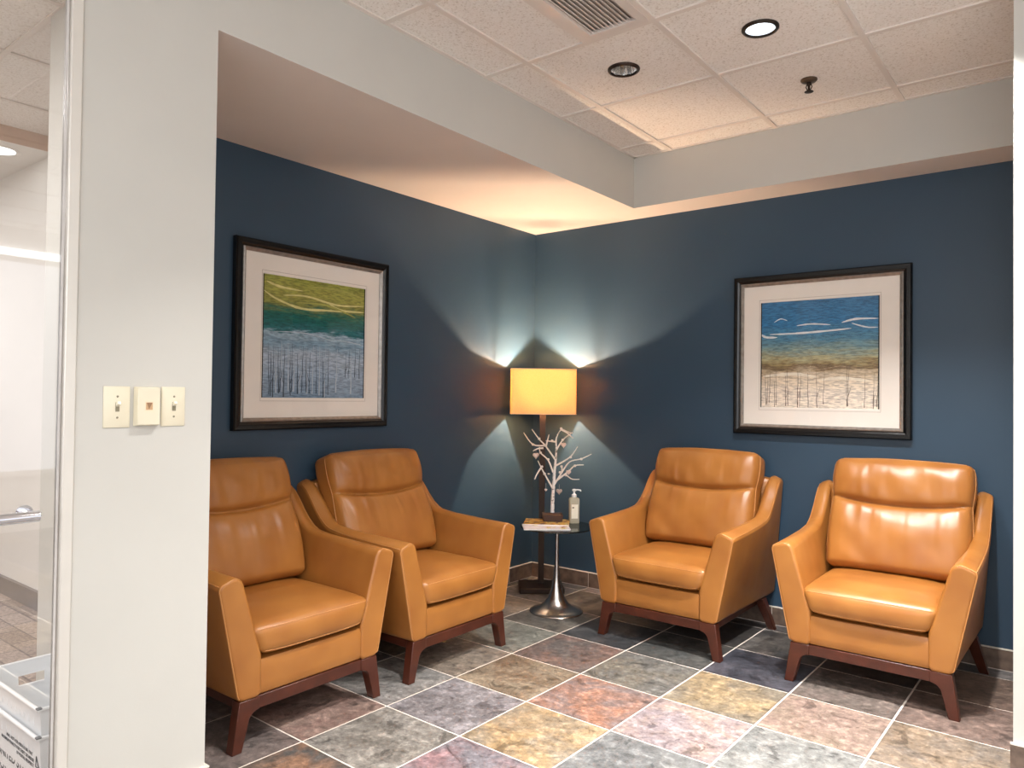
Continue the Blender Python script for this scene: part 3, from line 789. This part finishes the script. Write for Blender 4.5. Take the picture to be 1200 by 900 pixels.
# soap bottle
sb = thing('pump_bottle', 'clear square pump bottle of pale liquid standing on the glass table', 'bottle', at_view(.108, .100, TZ + .0005), CRT + .1)
m, nt, bs = new_mat('clear_plastic_liquid'); bs.inputs['Base Color'].default_value = lin((240, 230, 204)); bs.inputs['Roughness'].default_value = .12
bs.inputs['Transmission Weight'].default_value = .55; bs.inputs['IOR'].default_value = 1.2
b = MB(); sec = rpoly([(-.031, -.024), (.031, -.024), (.031, .024), (-.031, .024)], .009, 4)
rings = [[Vector((p.x * s, p.y * s, z)) for p in sec] for s, z in ((.93, 0), (1, .004), (1, .138), (.96, .147), (.80, .153), (.42, .158))]
b.loft(rings); bt = b.build('body', m, sb, smooth=40)
b = MB(); b.box(-.020, .020, -.0246, -.0242, .03, .115); b.build('label', plain('pale_label', (240, 232, 212), .5), bt)
b = MB(); b.box(-.016, -.004, -.0252, -.0247, .092, .099); b.build('emblem', plain('dark_print', (70, 52, 40), .6), bt)
b = MB(); b.lathe([(.014, .156), (.0155, .158), (.0155, .172), (.009, .176), (.006, .178), (.006, .192)], 20)
b.lathe([(.008, .192), (.0125, .194), (.0125, .202), (.008, .206)], 16); b.tube([(0, 0, .200), (.02, -.002, .201), (.037, -.003, .199), (.040, -.003, .192)], .0045, 8)
b.build('pump', plain('white_pump_plastic', (240, 240, 238), .35, var=.02), sb, smooth=40)

# decorative twig tree
TT = at_view(-.024, .100, TZ + .0150)
tr = thing('twig_tree', 'small white birch twig tree in a dark pot on the glass table', 'decoration', TT, CRT)
S = 1 / 5.625 * 4.51 / FPX   # crop pixels to metres at the table
ZB = 708
rt_ = random.Random(2)
def tp(x, z, d=0.0): return Vector(((x - 270) * S, d, .040 + (ZB - z) * S))
def branch(b, pts, r0, r1, d0, d1):
    n = len(pts); P = []; R = []
    ctrl = [tp(x, z, d0 + (d1 - d0) * k / max(n - 1, 1)) for k, (x, z) in enumerate(pts)]
    for k in range(n - 1):
        p0 = ctrl[max(k - 1, 0)]; p1 = ctrl[k]; p2 = ctrl[k + 1]; p3 = ctrl[min(k + 2, n - 1)]
        for q in range(4):
            f = q / 4; P.append(0.5 * (2 * p1 + (p2 - p0) * f + (2 * p0 - 5 * p1 + 4 * p2 - p3) * f * f + (3 * p1 - p0 - 3 * p2 + p3) * f ** 3))
    P.append(ctrl[-1])
    R = [r0 + (r1 - r0) * k / (len(P) - 1) for k in range(len(P))]
    b.tube(P, R, 7)
M_birch, nt, bs = new_mat('white_birch_bark')
tc = N(nt, 'ShaderNodeTexCoord'); no = N(nt, 'ShaderNodeTexNoise'); no.inputs['Scale'].default_value = 70; nt.links.new(tc.outputs['Object'], no.inputs['Vector'])
rp = ramp(nt, [(.34, lin((110, 96, 88))), (.42, lin((228, 220, 214))), (.8, lin((240, 234, 228)))]); nt.links.new(no.outputs['Fac'], rp.inputs['Fac']); nt.links.new(rp.outputs['Color'], bs.inputs['Base Color'])
M_twig = plain('white_twig', (236, 226, 218), .6, var=.05)
b = MB(); sec = rpoly([(-.055, -.055), (.055, -.055), (.055, .055), (-.055, .055)], .006, 3)
b.loft([[Vector((p.x * s, p.y * s, z)) for p in sec] for s, z in ((1.02, 0), (1.12, .034), (1.12, .038), (1.05, .038), (1.03, .032))])
b.build('pot', plain('dark_wood_pot', (66, 46, 40), .5, var=.2), tr, smooth=30)
b = MB(); branch(b, [(270, 700), (272, 600), (278, 500), (281, 430), (288, 360), (292, 290), (291, 215), (322, 155)], .0125, .0030, 0, 0)
tk = b.build('trunk', M_birch, tr, smooth=60)
BR = [([(268, 540), (215, 447), (192, 405), (170, 360)], -.05), ([(192, 405), (165, 445), (150, 478)], -.07), ([(272, 440), (240, 362), (190, 315), (184, 280)], .05),
      ([(286, 358), (220, 266), (176, 220), (130, 158)], -.03), ([(222, 268), (140, 262), (78, 185)], .06), ([(222, 266), (240, 190)], -.05), ([(205, 280), (170, 283), (138, 298)], -.04),
      ([(292, 240), (225, 236)], .04), ([(322, 155), (360, 172), (402, 186)], .05), ([(322, 160), (360, 180), (396, 212)], -.05), ([(292, 292), (335, 230), (400, 180)], .06),
      ([(290, 395), (380, 335), (425, 265)], -.06), ([(284, 515), (330, 440), (380, 372), (460, 350), (525, 320)], .03), ([(286, 500), (370, 430), (410, 390), (465, 382)], -.06),
      ([(288, 500), (330, 465), (360, 460), (400, 486), (450, 488)], .05), ([(330, 440), (335, 400)], .06), ([(240, 450), (252, 452)], .02)]
for pts, d in BR:
    b = MB(); branch(b, pts, .0058, .0027, 0 if pts[0][0] > 255 else d * .6, d); b.build('branch', M_twig, tr, smooth=60)
b = MB()
for x, z, d in [(322, 152, 0), (335, 228, .03), (178, 220, -.02), (220, 265, -.012), (140, 262, .04), (190, 315, .035), (240, 357, .02), (197, 400, -.035), (382, 335, -.04), (458, 352, .022), (331, 405, .05), (318, 440, .01), (410, 390, -.045), (360, 460, .03), (265, 235, .02), (215, 447, -.025)]:
    b = MB(); b.sphere(tp(x, z, d), .0085, 8); b.build('bud', M_twig, tr, smooth=180)
def heart(x, z, d, s, label, mat, hang):
    c = tp(x, z, d); Rz = Matrix.Rotation(CRT, 4, 'Z'); w = Vector(TT) + (Rz @ c)
    pts = []
    for k in range(28):
        a = 2 * PI * k / 28; pts.append(Vector((16 * math.sin(a) ** 3 / 17, (13 * math.cos(a) - 5 * math.cos(2 * a) - 2 * math.cos(3 * a) - math.cos(4 * a)) / 17)))
    r = thing('heart_ornament', label, 'ornament', w, CRT + rt_.uniform(-.5, .5), 'hearts hanging in the white twig tree')
    b = MB(); b.loft([[Vector((p.x * s * f, y * s, p.y * s * f)) for p in pts] for f, y in ((.35, -.42), (.75, -.32), (.96, -.12), (1, 0), (.96, .12), (.75, .32), (.35, .42))])
    b.build('heart', mat, r, smooth=60)
    b = MB(); b.tube([(0, 0, s * .35), (0, 0, s * .6 + hang)], .0006, 5); b.build('string', M_twig, r)
M_heart = plain('pinkish_ceramic', (226, 200, 188), .4, var=.05); M_heartg = plain('grey_pink_ceramic', (176, 156, 148), .45, var=.08)
heart(341, 262, .028, .020, 'pinkish heart ornament hanging near the top of the white twig tree', M_heart, .008)
heart(160, 334, .040, .023, 'large pale heart ornament on the twig tree branch over the lamp pole', M_heart, .020)
heart(312, 560, -.02, .021, 'grey pink heart ornament hanging low beside the twig tree trunk', M_heartg, .030)
heart(370, 432, -.045, .017, 'small pale heart ornament hanging on the twig tree side towards the bottle', M_heart, .010)
heart(225, 550, -.03, .010, 'tiny pale heart ornament on the longest string, near the twig tree trunk', M_heart, .035)

# ------------------------------------------------------------------ switches on the pillar
def plate_body(b, w, h, d, slope):
    b.loft([[Vector((x * (w / 2 - i), -y, z * (h / 2 - i))) for x, z in ((-1, -1), (1, -1), (1, 1), (-1, 1))] for i, y in ((0, 0), (0, d * .35), (slope, d), )])
def switch(label, y, z):
    r = thing('light_switch', label, 'switch', (0.926, y, z), PI / 2, 'ivory toggle switches on the cream pillar')
    b = MB(); plate_body(b, .073, .118, .008, .010); p = b.build('plate', M_plate, r, bevel=.0015)
    b = MB(); b.box(-.0055, .0055, -.0085, -.0075, -.013, .013); b.build('slot', M_screw, r)
    b = MB(); Mx = Matrix.Rotation(math.radians(-28), 4, 'X'); b.box(-.0045, .0045, -.022, -.004, -.0045, .0045, Matrix.Translation((0, 0, .002)) @ Mx); b.build('toggle', plain('ivory_toggle', (240, 234, 214), .3), r, bevel=.001)
    for s in (-1, 1):
        b = MB(); b.lathe([(.001, 0), (.0032, 0), (.0028, .0012), (.001, .0014)], 12); q = b.build('screw', M_screw, r, smooth=40); q.rotation_euler = (PI / 2, 0, 0); q.location = (0, -.0079, s * .030)
switch('ivory toggle light switch on the pillar, the one beside the glass door', -3.258, 1.227)
switch('ivory toggle light switch on the pillar, the one nearest the armchairs', -3.094, 1.228)
r = thing('wall_jack', 'raised ivory wall jack plate between the two toggle switches on the pillar', 'socket', (0.926, -3.176, 1.229), PI / 2)
b = MB(); plate_body(b, .070, .114, .024, .003); b.build('plate', M_plate, r, bevel=.002)
b = MB(); b.box(-.012, .012, -.0246, -.0236, -.013, .014); b.build('socket_frame', plain('pale_ivory_frame', (232, 214, 184), .4), r)
b = MB(); b.box(-.0095, .0095, -.0252, -.0244, -.010, .011); b.cur = 1
b.add([(-.008, -.0256, .011), (.001, -.0256, .011), (-.001, -.0256, -.009)], [(0, 1, 2)]); b.add([(-.001, -.0256, -.009), (.001, -.0256, .011), (.0085, -.0256, .011)], [(0, 1, 2)])
b.build('jack', [plain('jack_tan', (196, 160, 122), .5), plain('jack_brown', (150, 116, 86), .5)], r)

# ------------------------------------------------------------------ ceiling fixtures
def downlight(label, x, y, lit):
    r = thing('downlight', label, 'ceiling light', (x, y, HC), 0, 'recessed downlights in the tile ceiling')
    b = MB(); b.lathe([(.056, -.004), (.060, -.007), (.068, -.005), (.071, -.001), (.071, .004), (.058, .004)], 40, cap=False); b.build('trim_ring', M_darkmetal if lit else M_bronze, r, smooth=40)
    b = MB(); n = 40; rings = []
    for q in range(7):
        t = q / 6; rad = .058 - .020 * t
        rings.append([Vector(((rad + (.0034 * math.cos(9 * 2 * PI * i / n) if not lit else 0)) * math.cos(2 * PI * i / n), (rad + (.0034 * math.cos(9 * 2 * PI * i / n) if not lit else 0)) * math.sin(2 * PI * i / n), .085 * t + .002)) for i in range(n)])
    b.loft(rings, cap=False); b.add([(rings[-1][i]) for i in range(n)], [tuple(range(n))])
    refl = b.build('reflector', plain('reflector_lit', (236, 240, 246), .3, var=.02) if lit else plain('reflector_chrome', (230, 226, 222), .18, metal=.9, var=.05), r, smooth=60)
    if lit:
        b = MB(); b.lathe([(.001, .040), (.036, .042), (.045, .048), (.045, .056)], 28)
        m, nt, bb = new_mat('lamp_lens'); bb.inputs['Emission Color'].default_value = (.86, .94, 1, 1); bb.inputs['Emission Strength'].default_value = 6
        b.build('lens', m, r, smooth=60)
    return r
downlight('recessed downlight with an unlit mirrored reflector, next to the air vent', LIGHTS[0][0], LIGHTS[0][1], False)
downlight('brightly lit recessed downlight near the top of the tile ceiling', LIGHTS[1][0], LIGHTS[1][1], True)
r = thing('sprinkler_head', 'small dark sprinkler head hanging from the tile ceiling below the lit downlight', 'sprinkler', (2.102, -0.763, HC))
b = MB(); b.lathe([(.012, -.012), (.030, -.008), (.036, -.002), (.036, .003), (.012, .003)], 28); b.build('escutcheon', plain('brass_brown', (96, 80, 66), .4, metal=.7), r, smooth=40)
b = MB(); b.lathe([(.010, -.011), (.010, -.022), (.006, -.026), (.005, -.046), (.008, -.050)], 16)
for s in (-1, 1): b.tube([(s * .009, 0, -.018), (s * .013, 0, -.032), (s * .005, 0, -.048)], .0025, 8)
b.build('body', M_darkmetal, r, smooth=40)
b = MB(); b.lathe([(.003, -.050), (.019, -.052), (.020, -.054), (.003, -.056)], 20); b.build('deflector', M_darkmetal, r, smooth=40)

r = thing('air_vent', 'white slatted air vent set in the tile ceiling', 'vent', ((VENT[0] + VENT[1]) / 2, (VENT[2] + VENT[3]) / 2, HC))
hx, hy = (VENT[1] - VENT[0]) / 2 - .013, (VENT[3] - VENT[2]) / 2 - .013
M_vent = plain('vent_enamel', (226, 216, 208), .4, var=.02)
b = MB(); w = .036
for x0, x1, y0, y1 in ((-hx, -hx + w, -hy, hy), (hx - w, hx, -hy, hy), (-hx + w, hx - w, -hy, -hy + w), (-hx + w, hx - w, hy - w, hy)): b.box(x0, x1, y0, y1, -.005, .012)
b.build('frame', M_vent, r)
b = MB(); nsl = 11; p = 2 * (hx - w) / nsl
for k in range(nsl):
    x = -hx + w + p * (k + .5)
    b.box(-.0082, .0082, -hy + w, hy - w, -.001, .001, Matrix.Translation((x, 0, .004)) @ Matrix.Rotation(math.radians(28), 4, 'Y'))
b.build('louvre', M_vent, r)
b = MB(); b.box(-hx, hx, -hy, hy, .020, .022); b.build('duct_plate', plain('duct_grey', (176, 166, 158), .7), r)

# ------------------------------------------------------------------ glass door and the hall behind it
GX = 0.912
d = thing('door_1', None, None, (GX, -3.395, 0)); d['kind'] = 'structure'
b = MB(); b.box(-.005, .005, -1.20, -.010, .012, 2.655); b.build('glass_pane', M_doorglass, d)
b = MB(); b.box(-.006, .006, -.010, -.004, .012, 2.655)
b.build('edge_strip', plain('pale_edge_glint', (206, 202, 198), .25, var=.15, scale=6), d)  # pale mottled colour stands in for reflections along the glass edge
b = MB(); z = .945
b.tube([(.043, -.060, z), (.043, -.063, z), (.043, -.60, z), (.043, -1.02, z)], [.009, .0145, .0145, .0145], 16)
for y in (-.085, -1.0): b.tube([(.005, y, z + .006), (.043, y, z + .004)], .013, 14); b.tube([(.0055, y, z + .006), (.010, y, z + .006)], .021, 18)
b.build('door_handle', M_chrome, d, smooth=40)
b = MB(); b.box(.898, .931, -3.396, -3.366, -.001, 2.70); b.box(.898, .931, -4.64, -3.396, 2.66, 2.70); b.box(.898, .931, -4.64, -4.61, -.001, 2.66)
struct('trim_door', b, plain('pale_aluminium', (222, 218, 210), .35, metal=.2, var=.02), bevel=.003)

def mat_carpet():
    m, nt, b = new_mat('loop_carpet')
    tc = N(nt, 'ShaderNodeTexCoord')
    no = N(nt, 'ShaderNodeTexNoise'); no.inputs['Scale'].default_value = 60; no.inputs['Detail'].default_value = 4; nt.links.new(tc.outputs['Object'], no.inputs['Vector'])
    br = N(nt, 'ShaderNodeTexBrick'); br.inputs['Scale'].default_value = 2.2
    br.inputs['Color1'].default_value = lin((176, 158, 146)); br.inputs['Color2'].default_value = lin((150, 132, 120)); br.inputs['Mortar'].default_value = lin((130, 116, 108)); br.inputs['Mortar Size'].default_value = .01
    nt.links.new(tc.outputs['Object'], br.inputs['Vector'])
    r2 = ramp(nt, [(.3, (.6, .6, .6, 1)), (.7, (1.3, 1.3, 1.3, 1))]); nt.links.new(no.outputs['Fac'], r2.inputs['Fac'])
    mx = N(nt, 'ShaderNodeMix', data_type='RGBA', blend_type='MULTIPLY'); mx.inputs[0].default_value = .8
    nt.links.new(br.outputs['Color'], mx.inputs[6]); nt.links.new(r2.outputs['Color'], mx.inputs[7]); nt.links.new(mx.outputs[2], b.inputs['Base Color']); b.inputs['Roughness'].default_value = .95
    return m
HXW = -5.2
b = MB(); b.box(HXW, .90, YB, -3.095, -.05, 0.0); b.box(HXW, -.075, -3.095, -2.52, -.05, 0.0); struct('floor_hall', b, mat_carpet())
b = MB(); b.box(HXW, -.075, -2.52, -2.30, -.05, HC + .1); struct('wall_hall', b, M_white)
b = MB(); b.box(HXW - .15, HXW, YB, -2.3, -.05, HC + .1); b.box(HXW, .8, YB - .15, YB, -.05, HC + .1); struct('wall_hallend', b, M_white)
b = MB(); b.box(HXW, -.075, -2.542, -2.52, 0, .105); struct('baseboard_hall', b, M_grey_base)
b = MB(); b.box(-1.6, .80, YB, -3.095, HC + .004, HC + .02); b.box(-1.6, -.075, -3.095, -2.52, HC + .004, HC + .02); struct('ceiling_hall', b, M_tile)
b = MB()
b.box(-1.6, .80, -3.104, -3.080, HC - .003, HC + .01)
for k in range(5): 
    x = -.17 - .40 - .61 * (k - 1)
    if x > -1.6: b.box(x - .012, x + .012, YB, -2.52, HC - .002, HC + .01)
for k in range(1, 6): b.box(-1.6, .80, -3.092 - .61 * k - .012, -3.092 - .61 * k + .012, HC - .003, HC + .01)
struct('trim_hall', b, M_tbar)
HSZ = 2.645
b = MB(); b.box(HXW, -1.6, YB, -2.52, HSZ, HC + .1); ho = struct('ceiling_hallsoffit', b, [M_white, M_tan])
for p in ho.data.polygons:
    if p.normal.x > .9: p.material_index = 1
# recessed hall light
r = thing('hall_downlight', 'round glowing recessed light seen through the glass door', 'ceiling light', (-1.80, -2.745, HSZ))
b = MB(); b.lathe([(.085, -.003), (.105, -.006), (.112, -.001), (.112, .002)], 32, cap=False); b.build('trim_ring', M_white, r, smooth=40)
b = MB(); b.lathe([(.001, -.003), (.088, -.003)], 32, cap=False)
m, nt, bb = new_mat('hall_lens'); bb.inputs['Emission Color'].default_value = (.95, 1, .98, 1); bb.inputs['Emission Strength'].default_value = 3.0
b.build('lens', m, r)

# mail totes standing one inside the other
def text_mesh(s, size, mat, parent, loc, rot, name='lettering'):
    cu = bpy.data.curves.new(name, 'FONT'); cu.body = s; cu.size = size; cu.extrude = 0.0002; cu.offset = 0.0006 if size > .03 else 0.0002; cu.align_x = 'RIGHT'
    o = bpy.data.objects.new(name, cu); COL.objects.link(o)
    dg = bpy.context.evaluated_depsgraph_get(); me = bpy.data.meshes.new_from_object(o.evaluated_get(dg))
    bpy.data.objects.remove(o); bpy.data.curves.remove(cu)
    me.materials.clear(); me.materials.append(mat)
    q = bpy.data.objects.new(name, me); COL.objects.link(q); q.parent = parent; q.location = loc; q.rotation_euler = rot
    return q
def make_tote(label, loc, lettered):
    r = thing('mail_tote', label, 'tote', loc, 0, 'white plastic mail totes by the glass door')
    L, Wd, H, t = .457, .262, .268, .004          # x from -L to 0, y from 0 to Wd; open top, tapered walls
    def rect(z, e): 
        k = .025 * (1 - z / H) - e
        return [Vector((x, y, z)) for x, y in ((-L + k, k), (-k, k), (-k, Wd - k), (-L + k, Wd - k))]
    b = MB()
    b.add(rect(0.0, 0), [(3, 2, 1, 0)]); b.add(rect(.004, -t), [(0, 1, 2, 3)])
    # walls as slabs; the end wall has a hand hole
    o0 = rect(0, 0); o1 = rect(H, 0); i0 = rect(.004, -t); i1 = rect(H, -t)
    for k in range(4):
        j = (k + 1) % 4
        if k != 3:
            b.add([o0[k], o0[j], o1[j], o1[k]], [(0, 1, 2, 3)]); b.add([i0[k], i0[j], i1[j], i1[k]], [(3, 2, 1, 0)])
        else:
            for A0, A1 in ((o0, o1), (i0, i1)):
                def pt(u, v): return (A0[k] * (1 - u) + A0[j] * u) * (1 - v) + (A1[k] * (1 - u) + A1[j] * u) * v
                us = (0, .34, .66, 1); vv = (0, .70, .84, 1); g = [pt(u, v) for v in vv for u in us]
                b.add(g, [(a + 4 * c, a + 1 + 4 * c, a + 5 + 4 * c, a + 4 + 4 * c) for c in range(3) for a in range(3) if not (a == 1 and c == 1)])
    for k in range(11): b.box(-.06 - k * .036, -.058 - k * .036, .0035, .0075, .205, .255)
    body = b.build('body', M_tote, r)
    b = MB(); rim = rect(H, .006)
    for k in range(4):
        b.tube([rim[k], rim[(k + 1) % 4]], .006, 8)
    b.build('rim', plain('white_rim_plastic', (244, 245, 246), .35, var=.01), r, smooth=60)
    mg = plain('grey_plastic', (110, 112, 114), .5)
    for q in rect(H, .006):
        b = MB(); b.box(q.x - .007, q.x + .007, q.y - .006, q.y + .007, H + .003, H + .0070); b.build('corner_mark', mg, r)
    if lettered:
        sl = math.atan2(.025, H)
        for s, size, x, z in (('MAIL. NOT FOR PRIVATE USE. FINE', .0135, -.066, .196), ('MAXIMUM PENALTY FOR THEFT OR MISUSE', .0135, -.058, .178), ('OF POSTAL PROPERTY', .0135, -.063, .161), ('UNITED STATES', .042, -.072, .116), ('POSTAL SERVICE', .042, -.072, .066)):
            text_mesh(s, size, M_ink, body, (x, .025 * (1 - z / H) - .0012, z), (PI / 2 - sl * 0.0 + .0, 0, 0))
        b = MB(); tri = [(-.045, .170), (-.021, .170), (-.033, .204)]
        P = [Vector((x, .025 * (1 - z / H) - .0015, z)) for x, z in tri]
        b.tube(P, .0013, 5, closed=True); b.build('recycling_mark', M_ink, body)
    return r
make_tote('lower white plastic mail tote with dark lettering, on the carpet behind the glass door', (0.722, -3.362, 0.0), True)
make_tote('empty upper white mail tote nested inside the lettered one', (0.722, -3.362, 0.083), False)

# ------------------------------------------------------------------ lights
def area(name, loc, sx, sy, power, color=(1, 1, 1), rot=(0, 0, 0), shape='RECTANGLE', spread=180):
    l = bpy.data.lights.new(name, 'AREA'); l.shape = shape; l.size = sx; l.size_y = sy; l.energy = power; l.color = color; l.spread = math.radians(spread)
    o = bpy.data.objects.new(name, l); COL.objects.link(o); o.location = loc; o.rotation_euler = rot
    return o
WARM = (1.0, .90, .78); NEUT = (1.0, .98, .955)
for x, y, p in [(2.088, -1.357, 19), (2.698, -1.357, 27), (2.698, -2.579, 7), (2.088, -2.579, 19), (3.92, -2.579, 15), (3.92, -4.41, 16)]:
    area('downlight_beam', (x, y, HC - .012), .09, .09, p, NEUT, shape='DISK', spread=100)
for x, y, p in [(4.53, -3.19, 22), (3.31, -5.63, 36), (5.14, -5.02, 30)]:
    area('soft_fill_light', (x, y, HC - .01), .58, 1.18, p, NEUT)  # unseen soft fill lamps added at ceiling height for ambient light
area('hall_fill', (-.6, -4.6, HC - .01), 1.2, 1.2, 55, (1, .97, .95)); area('hall_fill', (-2.9, -4.0, HSZ - .01), .6, 1.2, 30, (1, .97, .95))  # unseen fill lamps added to brighten the hall
# daylit window mirrored in the door glass, and an added fill window
def window(name, x0, x1, y0, y1, z0, z1, k, transom=False):
    r = thing(name, None, None, ((x0 + x1) / 2, (y0 + y1) / 2, 0)); r['kind'] = 'structure'
    m, nt, bb = new_mat('daylight_pane'); bb.inputs['Base Color'].default_value = (.2, .2, .2, 1); bb.inputs['Emission Color'].default_value = (.90, .93, 1, 1); bb.inputs['Emission Strength'].default_value = k
    hx, hy = (x1 - x0) / 2, (y1 - y0) / 2
    b = MB(); b.box(-hx, hx, -hy, hy, z0, z1); b.build('pane', m, r)
    if transom:
        m2, nt, bb = new_mat('bright_transom_pane'); bb.inputs['Base Color'].default_value = (.2, .2, .2, 1); bb.inputs['Emission Color'].default_value = (.94, .97, 1, 1); bb.inputs['Emission Strength'].default_value = k * 3
        b = MB(); b.box(-hx, hx, -hy, hy, z1 + .05, z1 + .12); b.build('transom', m2, r)
    b = MB(); f = .05
    if hx < hy:
        for ya, yb, za, zb in ((-hy - f, -hy, z0 - f, z1 + f), (hy, hy + f, z0 - f, z1 + f), (-hy, hy, z0 - f, z0), (-hy, hy, z1, z1 + f)): b.box(-hx - .02, hx + .02, ya, yb, za, zb)
    else:
        for xa, xb, za, zb in ((-hx - f, -hx, z0 - f, z1 + f), (hx, hx + f, z0 - f, z1 + f), (-hx, hx, z0 - f, z0), (-hx, hx, z1, z1 + f)): b.box(xa, xb, -hy - .02, hy + .02, za, zb)
    b.build('window_frame', M_white, r)
window('window_1', XR - .03, XR - .01, -5.2, -1.30, .55, 2.42, 1.05, True)
window('fill_window', 1.8, 5.2, YB + .01, YB + .03, .80, 2.42, 3.2)  # added unseen glowing pane, lights the chair fronts and the ceiling
for s in (0,):
    l = bpy.data.lights.new('lamp_bulb', 'POINT'); l.energy = 70; l.color = (1, .71, .48); l.shadow_soft_size = .012
    o = bpy.data.objects.new('lamp_bulb', l); COL.objects.link(o); o.location = (0.250, -0.237, 1.372)

w = bpy.data.worlds.new('world'); scn.world = w; w.use_nodes = True
w.node_tree.nodes['Background'].inputs['Color'].default_value = (.9, .95, 1, 1); w.node_tree.nodes['Background'].inputs['Strength'].default_value = .2
scn.view_settings.view_transform = 'Standard'; scn.view_settings.look = 'None'; scn.view_settings.gamma = 1; scn.view_settings.exposure = 0.33
scn.view_settings.use_curve_mapping = False
scn.cycles.use_denoising = True
scn.cycles.max_bounces = 10; scn.cycles.transparent_max_bounces = 12
scn.cycles.sample_clamp_indirect = 8
